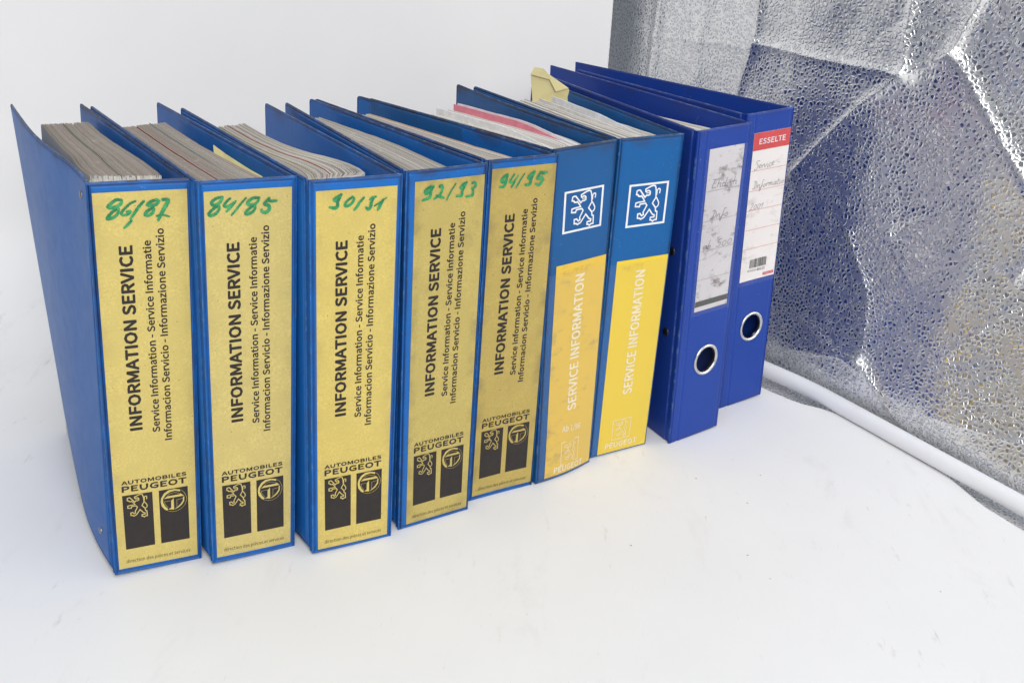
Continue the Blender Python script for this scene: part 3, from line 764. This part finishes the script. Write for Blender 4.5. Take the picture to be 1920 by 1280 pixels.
pages(binders[4], (28, 222, 2.0), [(17.6, 27.8), (3.0, 82.8), (-14.0, 154.5), (-31.0, 223.2)], 40, 'mixed', 0.304,
      dividers=((0.45, (0.50, 0.45, 0.58), 0.0030, 'lilac divider'), (0.96, (0.62, 0.42, 0.24), 0.0006, 'orange divider')), seed=5)
pages(binders[5], (44, 194, 3.0), [(32, 38.0), (38.0, 66.4), (37.9, 109.8), (34.4, 168.5), (32, 208)], 46, 'white', 0.304,
      dividers=((0.84, (0.70, 0.23, 0.29), 0.006, 'pink sheet'), (0.5, (0.76, 0.75, 0.73), 0.005, 'tall white sheet'), (0.93, (0.76, 0.72, 0.74), 0.006, 'pale sheet')), jit=0.0016, seed=6)
pages(binders[6], (36, 222, 2.0), [(38.2, 34.4), (36.9, 65.4), (33.4, 119.5), (35.4, 159.3), (36.8, 214.2)], 50, 'white', 0.304,
      dividers=((0.93, (0.80, 0.80, 0.82), 0.006, 'tall white sheet'), (0.78, (0.72, 0.69, 0.65), 0.003, 'grey sheet')), jit=0.0014, seed=7)
pages(binders[7], (40, 190, 2.0), [(28.5, 42.3), (25.5, 61.2), (17.6, 113.4), (12.1, 190.6)], 40, 'white', 0.304, seed=8)

# a loose yellow sheet standing in the second binder
def wavy_sheet(name, B, pts, z0, tops, mat, parent=None, thick=0.00025):
    n = len(pts); V = []; F_ = []
    for side in (0, 1):
        for k, (a, b) in enumerate(pts):
            for r in range(5):
                zz = z0 + (tops[k] - z0) * r / 4
                V.append((a / 1000 + side * thick, b / 1000 + side * thick, zz))
    N = n * 5
    for k in range(n - 1):
        for r in range(4):
            a = k * 5 + r; F_.append((a, a + 5, a + 6, a + 1)); F_.append((N + a, N + a + 1, N + a + 6, N + a + 5))
        a = k * 5 + 4; F_.append((a, a + 5, N + a + 5, N + a))
    for a in (0, (n - 1) * 5):
        for r in range(4): F_.append((a + r, a + r + 1, N + a + r + 1, N + a + r))
    return mesh_obj(name, V, F_, mat, parent, True)
YP = plain('pale_yellow_paper', (0.62, 0.56, 0.27), 0.7, 0, 0.06, 60)
sh = wavy_sheet('yellow_sheet', binders[1], [(34.5, 30), (33, 45), (29, 62), (26, 80), (22.5, 105), (19.5, 131)], 0.02, [.302, .304, .305, .306, .307, .3085], YP, binders[1].root)
sh['label'] = 'pale yellow loose sheet'

# rivets
for t_, v_ in ((0.028, 0.300), (0.033, 0.024)): rivet(binders[0], -1, t_, v_, DULL, 0.0030)
for t_, v_ in ((0.0235, 0.198), (0.0222, 0.115)): rivet(binders[7], -1, t_, v_, BLACKP, 0.0042)

# ---- emblem binders: print on the vinyl, card in a clear pocket
def rect_T(r):
    u0, u1, v0, v1 = r; return lambda a, b: (u0 + a * (u1 - u0), v0 + b * (v1 - v0))
def emblem(B, r):
    T = rect_T(r); k = Ink(B.F); frame_rect(k, T, 0.048, 0.00025); k.build('square_frame', WHITE_INK, B.root); k = Ink(B.F); lion(k, T, 0.0014, 0.00025); return k.build('lion_emblem', WHITE_INK, B.root)
def card(B, r, mat, name='card'):
    u0, u1, v0, v1 = r
    return grid_slab(name, lambda u, v, o: B.F(u, v, 0.00040 + o), [u0 + (u1 - u0) * k / 8 for k in range(9)], [v0 + (v1 - v0) * k / 20 for k in range(21)], 0.0003, mat, B.root, smooth=False)
b6, b7, b8, b9 = binders[5:9]
emblem(b6, (.0133, .0585, .2402, .2772)); emblem(b7, (.0144, .0581, .2333, .2730))
r6 = (.0090, .0680, .0035, .2122); r7 = (.0091, .0672, .0020, .2022)
for B, r in ((b6, r6), (b7, r7)):
    c = card(B, r, YELLOW[0 if B is b6 else 1]); T = rect_T(r); o = 0.0006; w = r[1] - r[0]
    def line(txt, pa, pb, cap, bold, name='lettering', m=CREAM_INK):
        k = Ink(B.F); k.text(txt, T(*pa), T(*pb), cap, o, bold); k.build(name, m, c)
    line('SERVICE INFORMATION', (.572, .306), (.568, .943), .185 * w, .035)
    if B is b6:
        line('Ab 1/96', (.295, .211), (.70, .197), .0285 * .2087, .02)
        fT = lambda a, b: T(.304 + .385 * a, .043 + .115 * b)
        line('PEUGEOT', (.172, .013), (.81, .004), .030 * .2087, .04)
    else:
        fT = lambda a, b: T(.259 + .381 * a, .0640 + .1092 * b)
        line('PEUGEOT', (.140, .0218), (.81, .0205), .030 * .2002, .04)
    k = Ink(B.F); frame_rect(k, fT, 0.028, o); k.build('square_frame', CREAM_INK, c)
    k = Ink(B.F); lion(k, fT, 0.00050, o); k.build('lion_emblem', CREAM_INK, c)
    h = Ink(B.F); pen(h, '96/97' if B is b6 else '98/99', T(.12, .945), T(.52, .952), .006, .00028, o + .00005); h.build('pencil_numbers', FAINT, c)
    film(B, 0.0015, B.w - 0.0012, 0.0012, r[3] - (0.0075 if B is b6 else 0.003), 0.0013)

# ---- lever arch labels
r8 = (.0161, .0606, .1400, .2995); c = card(b8, r8, LABELW[0], 'label'); T = rect_T(r8)
k = Ink(b8.F); o = 0.0006
k.poly([T(0.0, .066), T(.998, .066), T(.998, .030), T(.0, .030)], o); k.build('grey_stripe', GREYBAR, c)
k = Ink(b8.F)
for a in (.750, .568, .384, .204):
    k.stroke([T(.0, a), T(.99, a)], .00022, o, cap=False, sub=1); k.build('ruled_line', PENCIL, c); k = Ink(b8.F)
o2 = o + .0001
pen(k, 'Ehdish', T(.13, .765), T(.90, .763), .0085, .00042, o2)
k.build('handwriting', PENCIL, c); k = Ink(b8.F); pen(k, 'Info', T(.22, .578), T(.74, .578), .0085, .00042, o2)
k.build('handwriting', PENCIL, c); k = Ink(b8.F); pen(k, 'ab 500', T(.06, .394), T(.95, .394), .0085, .00042, o2)
k.build('handwriting', PENCIL, c)
k = Ink(b8.F); k.text('LEITZ', T(.40, .042), T(.66, .042), .0022, o + .0002, .01); k.build('green_lettering', GREENP, c)
film(b8, .0128, .0650, .1355, .3000, 0.0010)

r9 = (.0107, .0600, .1427, .2982); c = card(b9, r9, LABELW[1], 'label'); T = rect_T(r9)
k = Ink(b9.F)
k.poly([T(0, .887), T(1, .887), T(1, 1), T(0, 1)], o); k.build('red_header', RED_INK, c)
for a in (.755, .623, .491, .359, .227):
    k = Ink(b9.F); k.stroke([T(.0, a), T(1, a)], .0003, o, cap=False, sub=1); k.build('ruled_line', RED_INK, c)
k = Ink(b9.F)
k.poly([T(.66, .0145), T(.97, .0145), T(.97, .034), T(.66, .034)], o); k.build('red_badge', RED_INK, c)
k = Ink(b9.F); k.text('ESSELTE', T(.145, .925), T(.875, .925), .0355 * .1555, o + .0002, .03)
k.build('white_lettering', WHITE_INK, c); k = Ink(b9.F); k.text('ESSELTE', T(.69, .0195), T(.94, .0195), .0016, o + .0002, .0); k.build('white_lettering', WHITE_INK, c)
k = Ink(b9.F); x = 0.245; rr = random.Random(5)
while x < .715:
    wd = rr.choice((.008, .012, .018, .024)); k.poly([T(x, .085), T(min(.723, x + wd), .085), T(min(.723, x + wd), .146), T(x, .146)], o); x += wd + rr.choice((.008, .010, .014))
k.text('40 0109', T(.19, .062), T(.44, .060), .0022, o, 0); k.text('48125', T(.465, .0575), T(.70, .0575), .0028, o, .01)
k.build('barcode', INK, c)
k = Ink(b9.F); o2 = o + .0001
pen(k, 'Service -', T(.08, .765), T(.80, .768), .0085, .00038, o2)
k.build('handwriting', PENCIL, c); k = Ink(b9.F); pen(k, 'Informatio', T(.10, .635), T(.97, .637), .0080, .00038, o2)
k.build('handwriting', PENCIL, c); k = Ink(b9.F); pen(k, '2001', T(.07, .496), T(.45, .497), .0085, .00038, o2); k.build('handwriting', PENCIL, c)
film(b9, .0085, .0625, .1375, .2995, 0.0010)

# ---- folded yellow note poking out of the seventh binder
P0 = Vector((0.0091, 1.1375)); P1 = Vector((0.0454, 1.1332)); ev = (P1 - P0).normalized(); nv2 = Vector((ev.y, -ev.x))
def npt(l, z, o=0.0):
    q = P0 + ev * (l / 1000) + nv2 * (o + 0.0012 * math.sin(l / 9) * 0.6); return Vector((q.x, q.y, z / 1000))
nt_ = tag(empty('folded_note', (P0.x, P0.y, 0.0)), 'folded pale yellow note sticking up out of the seventh binder beside the first navy one', 'note')
off = Vector((P0.x, P0.y, 0))
outl = [(-2, 280), (-1, 305), (-3, 320), (-4.2, 330.7), (-0.6, 338.0), (9.1, 336.8), (13.3, 332.8), (23.2, 316.6), (34.5, 319.4), (36.5, 317), (35.0, 310), (36.4, 300), (36.4, 280)]
def polyslab(name, pl, th, mat, parent, o0=0.0):
    n = len(pl); V = [npt(a, b, o0 + dz_) - off for (a, b, dz_) in pl] + [npt(a, b, o0 + dz_ - th) - off for (a, b, dz_) in pl]
    F_ = [tuple(range(n)), tuple(range(2 * n - 1, n - 1, -1))] + [(k, n + k, n + (k + 1) % n, (k + 1) % n) for k in range(n)]
    o = mesh_obj(name, V, F_, mat, parent); flip(o); return o
NP = paper('note_paper', (0.62, 0.55, 0.28), 0.25, 4, (0.3, 0.27, 0.15), 0.7)
polyslab('note_sheet', [(a, b, 0) for a, b in outl], 0.0004, NP, nt_)
polyslab('folded_flap', [(9.1, 337.0, 0.0002), (13.3, 333.0, 0.0006), (36.0, 319.3, 0.0010), (34.0, 319.0, 0.0018), (23.2, 315.6, 0.0030)], 0.0004, NP, nt_, 0.0006)
polyslab('folded_strip', [(-4.3, 330.9, 0.0022), (-0.6, 338.2, 0.0004), (9.1, 337.0, 0.0004), (15.5, 327.0, 0.0014)], 0.0004, NP, nt_, 0.0004)

# ------------------------------------------------------------------ white paper sweep (table and back wall in one sheet)
def white_paper():
    t = NT('white_sweep_paper'); v = t.coord()
    m = t.noise(v, 5, 4, 0.6)
    col = t.mix(t.ramp(m, 0.35, 0.7), (0.81, 0.81, 0.815), (0.83, 0.83, 0.835))
    sm = t.noise(t.coord((16, 5, 16), loc=(3, 1, 0)), 1.0, 6, 0.72, dist=0.5)
    sx = t.n('ShaderNodeSeparateXYZ'); t.l(v, sx.inputs[0]); flo = t.ramp(sx.outputs[2], 0.06, 0.0)
    flo = t.math('ADD', t.math('MULTIPLY', flo, 0.92), 0.08)
    dens = t.math('MULTIPLY', flo, t.ramp(t.noise(v, 3.5, 2), 0.35, 0.62))
    col = t.mix(t.math('MULTIPLY', dens, t.math('MULTIPLY', t.ramp(sm, 0.55, 0.72), 0.26)), col, (0.50, 0.46, 0.42))
    fib = t.noise(t.coord((300, 38, 300), loc=(1, 5, 0)), 1.0, 3, 0.8, dist=1.2)
    col = t.mix(t.math('MULTIPLY', flo, t.math('MULTIPLY', t.ramp(fib, 0.66, 0.78), 0.42)), col, (0.40, 0.35, 0.31))
    s2 = t.noise(t.coord((60, 14, 60), loc=(9, 2, 0)), 1.0, 4, 0.7)
    col = t.mix(t.math('MULTIPLY', dens, t.math('MULTIPLY', t.ramp(s2, 0.62, 0.74), 0.42)), col, (0.42, 0.36, 0.30))
    vo = t.n('ShaderNodeTexVoronoi'); t.l(t.coord((1, 1, 1)), vo.inputs['Vector']); vo.inputs['Scale'].default_value = 30
    sp = t.ramp(vo.outputs['Distance'], 0.035, 0.018)
    keep = t.math('MULTIPLY', flo, t.math('GREATER_THAN', t.noise(v, 21, 1), 0.47))
    col = t.mix(t.math('MULTIPLY', t.math('MULTIPLY', sp, keep), 0.75), col, (0.12, 0.08, 0.06))
    bp = t.bump(t.noise(v, 6, 2), 0.25, 0.006)
    return t.P(Base_Color=col, Roughness=0.55, Normal=bp)
WP = white_paper()
XA = Vector((0.951, 0.309)); YA = Vector((-0.309, 0.951)); YW = 1.356; RC = 0.13
def edgeX(y):
    pts = [(0.25, .730), (.50, .725), (.60, .716), (.661, .7075), (.704, .699), (.737, .700), (.763, .700), (.828, .687), (.892, .668), (.911, .655), (.929, .6353), (.970, .6155), (1.1, .590), (1.226, .570), (1.356, .552)]
    if y <= pts[0][0]: return pts[0][1]
    for (a, b), (c, d) in zip(pts, pts[1:]):
        if y <= c: return b + (d - b) * (y - a) / (c - a)
    return pts[-1][1]
rows = []
y = -0.5
while y < YW - RC: rows.append((y, 0.0, y)); y += 0.0125
for k in range(17):
    a = PI / 2 * k / 16; rows.append((YW - RC + RC * math.sin(a), RC - RC * math.cos(a), YW))
for k in range(1, 26): rows.append((YW, RC + 0.9 * k / 25, YW))
nc = 60; V = []; F_ = []
for (yy, zz, ye) in rows:
    xe = edgeX(yy)
    for k in range(nc + 1):
        f = k / nc; x = -1.25 + (xe + 1.25) * (1 - (1 - f) ** 1.8)
        lift = 0.0
        if zz == 0:   # the paper edge curls up a little along the right
            d = xe - x; lift = 0.0012 * math.exp(-(d / 0.03) ** 2) * (0.5 + 0.5 * math.sin(yy * 16))
        if zz < .02: lift += 0.0007 * (noise.noise((x * 3, yy * 5, 2)) + 0.5 * noise.noise((x * 9, yy * 7, 4)) + 1) * smoothstep(0.0, 0.1, 0.62 - yy) 
        q = XA * x + YA * (yy - 0.003 * math.sin(x * 4) * (1 if zz > .2 else 0))
        V.append((q.x, q.y, zz + lift))
n1 = len(V)
for j in range(len(rows) - 1):
    for k in range(nc):
        a = j * (nc + 1) + k; F_.append((a, a + 1, a + nc + 2, a + nc + 1))
sweep = mesh_obj('backdrop_sheet', V, F_, WP, None, True); sweep['kind'] = 'structure'
md = sweep.modifiers.new('thick', 'SOLIDIFY'); md.thickness = 0.0006; md.offset = -1

# ------------------------------------------------------------------ silver foil tent lining: wall, floor, white frame tube
def foil():
    t = NT('embossed_silver_foil')
    v = t.coord((1, 1, 1))
    wv = t.n('ShaderNodeVectorMath', operation='ADD'); nz = t.n('ShaderNodeTexNoise'); t.l(v, nz.inputs['Vector']); nz.inputs['Scale'].default_value = 90
    sc = t.n('ShaderNodeVectorMath', operation='SCALE'); t.l(nz.outputs['Color'], sc.inputs[0]); sc.inputs['Scale'].default_value = 0.0022
    t.l(v, wv.inputs[0]); t.l(sc.outputs[0], wv.inputs[1])
    vo = t.n('ShaderNodeTexVoronoi', feature='DISTANCE_TO_EDGE'); t.l(wv.outputs[0], vo.inputs['Vector']); vo.inputs['Scale'].default_value = 222
    v3 = t.n('ShaderNodeTexVoronoi'); t.l(wv.outputs[0], v3.inputs['Vector']); v3.inputs['Scale'].default_value = 222
    n_ = t.noise(v, 60, 3, 0.6); big = t.noise(v, 9, 2, 0.5)
    rnd = t.n('ShaderNodeSeparateColor'); t.l(v3.outputs['Color'], rnd.inputs[0])
    thr = t.math('MULTIPLY', t.math('SUBTRACT', rnd.outputs[0], 0.5), 0.10)
    d_ = t.math('SUBTRACT', t.math('ADD', vo.outputs['Distance'], t.math('MULTIPLY', t.math('SUBTRACT', n_, 0.5), 0.22)), thr)
    d_ = t.math('SUBTRACT', d_, t.math('MULTIPLY', t.math('SUBTRACT', big, 0.5), 0.15))
    peb = t.ramp(d_, 0.06, 0.27)
    b = t.bump(peb, 1.0, 0.00036)
    b = t.bump(t.noise(v, 300, 1), 0.25, 0.0004, b)
    b = t.bump(t.noise(v, 14, 3), 0.5, 0.006, b)
    rr_ = t.math('ADD', t.ramp(peb, 0, 1, 0.37, 0.09), t.math('MULTIPLY', t.math('MULTIPLY', peb, rnd.outputs[1]), 0.16))
    col = t.mix(peb, (0.91, 0.91, 0.91), (0.72, 0.72, 0.725))  # dark reflections of the pebble tops partly painted into the base colour
    return t.P(Base_Color=col, Metallic=1.0, Roughness=rr_, Normal=b)
FOIL = foil()
A0 = Vector((0.2978, 1.1546)); EL = Vector((0.5363, -0.8440)); NF = Vector((0.8440, 0.5363))   # NF points away from the binders
RID = [([(-123, 354), (-23, 352), (73, 353)], .0050, 12), ([(73, 353), (32, 313), (-5, 271), (-40, 225)], .0042, 14), ([(70, 440), (68, 388), (75, 353)], .0040, 10),
       ([(122, 381), (192, 306), (255, 242), (282, 221), (330, 170)], .0075, 13), ([(122, 381), (128, 407), (150, 450)], .0055, 10), ([(255, 242), (247, 219), (235, 190)], .004, 12),
       ([(46, 178), (90, 120), (111, 60)], .0035, 16), ([(111, 60), (168, 19), (202, 8)], .0060, 9), ([(-127, 440), (-123, 354), (-141, 303), (-150, 200)], .005, 22),
       ([(-343, 333), (-122, 348)], .002, 12), ([(75, 353), (122, 381)], .003, 12), ([(0, 30), (111, 60)], .003, 18), ([(255, 242), (300, 235)], .004, 14), ([(-250, 440), (-240, 250)], .004, 30)]
_r = random.Random(4)
for _k in range(16):
    _a = Vector((_r.uniform(-330, 330), _r.uniform(20, 430))); _d = _r.uniform(0, PI); _l = _r.uniform(50, 130)
    RID.append(([tuple(_a), tuple(_a + Vector((math.cos(_d), math.sin(_d))) * _l * 0.5 + Vector((_r.uniform(-8, 8), _r.uniform(-8, 8)))), tuple(_a + Vector((math.cos(_d), math.sin(_d))) * _l)], _r.choice((-1, 1)) * _r.uniform(.0008, .0022), _r.uniform(8, 16)))
def foilh(l, z):
    h = 0.0
    p_ = Vector((l * 1000, z * 1000))
    for pts, A, w in RID:
        best = 1e9
        for a, b in zip(pts, pts[1:]):
            a = Vector(a); b = Vector(b); d = b - a; t = max(0, min(1, (p_ - a).dot(d) / d.length_squared))
            best = min(best, (p_ - a - d * t).length)
        h += A * (0.85 * math.exp(-best / (w * 0.42)) + 0.18 * math.exp(-best / (w * 3.0)))
    h += 0.010 * noise.noise((l * 5 + 3, z * 5, 1.7)) + 0.004 * noise.noise((l * 14, z * 12, 5.2))
    h -= 0.17 * (math.sqrt((l + 0.02) ** 2 + 0.006) + l + 0.02) * 0.5 * smoothstep(0.0, 0.25, z)      # the sheet bellies outwards towards the front
    h += 0.004 * (1 - smoothstep(-0.375, -0.335, l)) + 0.0035 * math.exp(-((l + 0.30) / 0.010) ** 2) + 0.003 * math.exp(-((l + 0.22) / 0.014) ** 2)
    return h
fw_ = empty('foil_lining'); tag(fw_, 'crinkled embossed silver foil sheet hanging as side wall to the right of the binders', 'foil sheet')
V = []; F_ = []; nl, nz_ = 640, 400
for j in range(nz_ + 1):
    z = 0.002 + 0.75 * (j / nz_) ** 1.15
    for k in range(nl + 1):
        l = -0.43 + 1.10 * k / nl
        h = foilh(l, z) * smoothstep(0.0, 0.06, z)
        q = A0 + EL * l + NF * (0.016 + 0.014 * smoothstep(0, 0.12, z) - h) ; V.append((q.x, q.y, z))
for j in range(nz_):
    for k in range(nl):
        a = j * (nl + 1) + k; F_.append((a, a + 1, a + nl + 2, a + nl + 1))
fo = mesh_obj('foil_wall_panel', V, F_, FOIL, fw_, True)
V = []; F_ = []
for j in range(41):
    for k in range(121):
        l = -0.43 + 1.10 * k / 120; d = 0.05 - 0.22 * j / 40
        q = A0 + EL * l + NF * d; V.append((q.x, q.y, -0.0035 + 0.0018 * noise.noise((l * 30, d * 40, 0))))
for j in range(40):
    for k in range(120):
        a = j * 121 + k; F_.append((a, a + 121, a + 122, a + 1))
mesh_obj('foil_floor_panel', V, F_, FOIL, fw_, True)

tube_mat = plain('white_tube', (0.80, 0.81, 0.84), 0.42, 0, 0.02, 8)
V = []; F_ = []; n = 28; m = 80; R = 0.0090
T0 = A0
for k in range(m + 1):
    l = -0.43 + 1.10 * k / m
    q = T0 + EL * l + NF * (-1.1 * (0.1 - max(0.0, min(0.1, l))) ** 2)
    for a in range(n):
        an = 2 * PI * a / n; c_ = q + NF * (R * math.cos(an))
        V.append((c_.x, c_.y, R + 0.0008 + R * math.sin(an)))
for k in range(m):
    for a in range(n):
        b = (a + 1) % n; F_.append((k * n + a, k * n + b, (k + 1) * n + b, (k + 1) * n + a))
F_.append(tuple(range(n))); F_.append(tuple(range((m + 1) * n - 1, m * n - 1, -1)))
tb = mesh_obj('frame_tube', V, F_, tube_mat, None, True); flip(tb)
tag(tb, 'white round tube lying along the foot of the silver foil wall', 'tube')

# the surface under everything, outside the sheet
V = [(-3, -2, -0.012), (3, -2, -0.012), (3, 4, -0.012), (-3, 4, -0.012)]
g = mesh_obj('table_top', V, [(0, 1, 2, 3)], plain('pale_table', (0.5, 0.5, 0.5), 0.6, 0, 0.05, 3)); g['kind'] = 'structure'
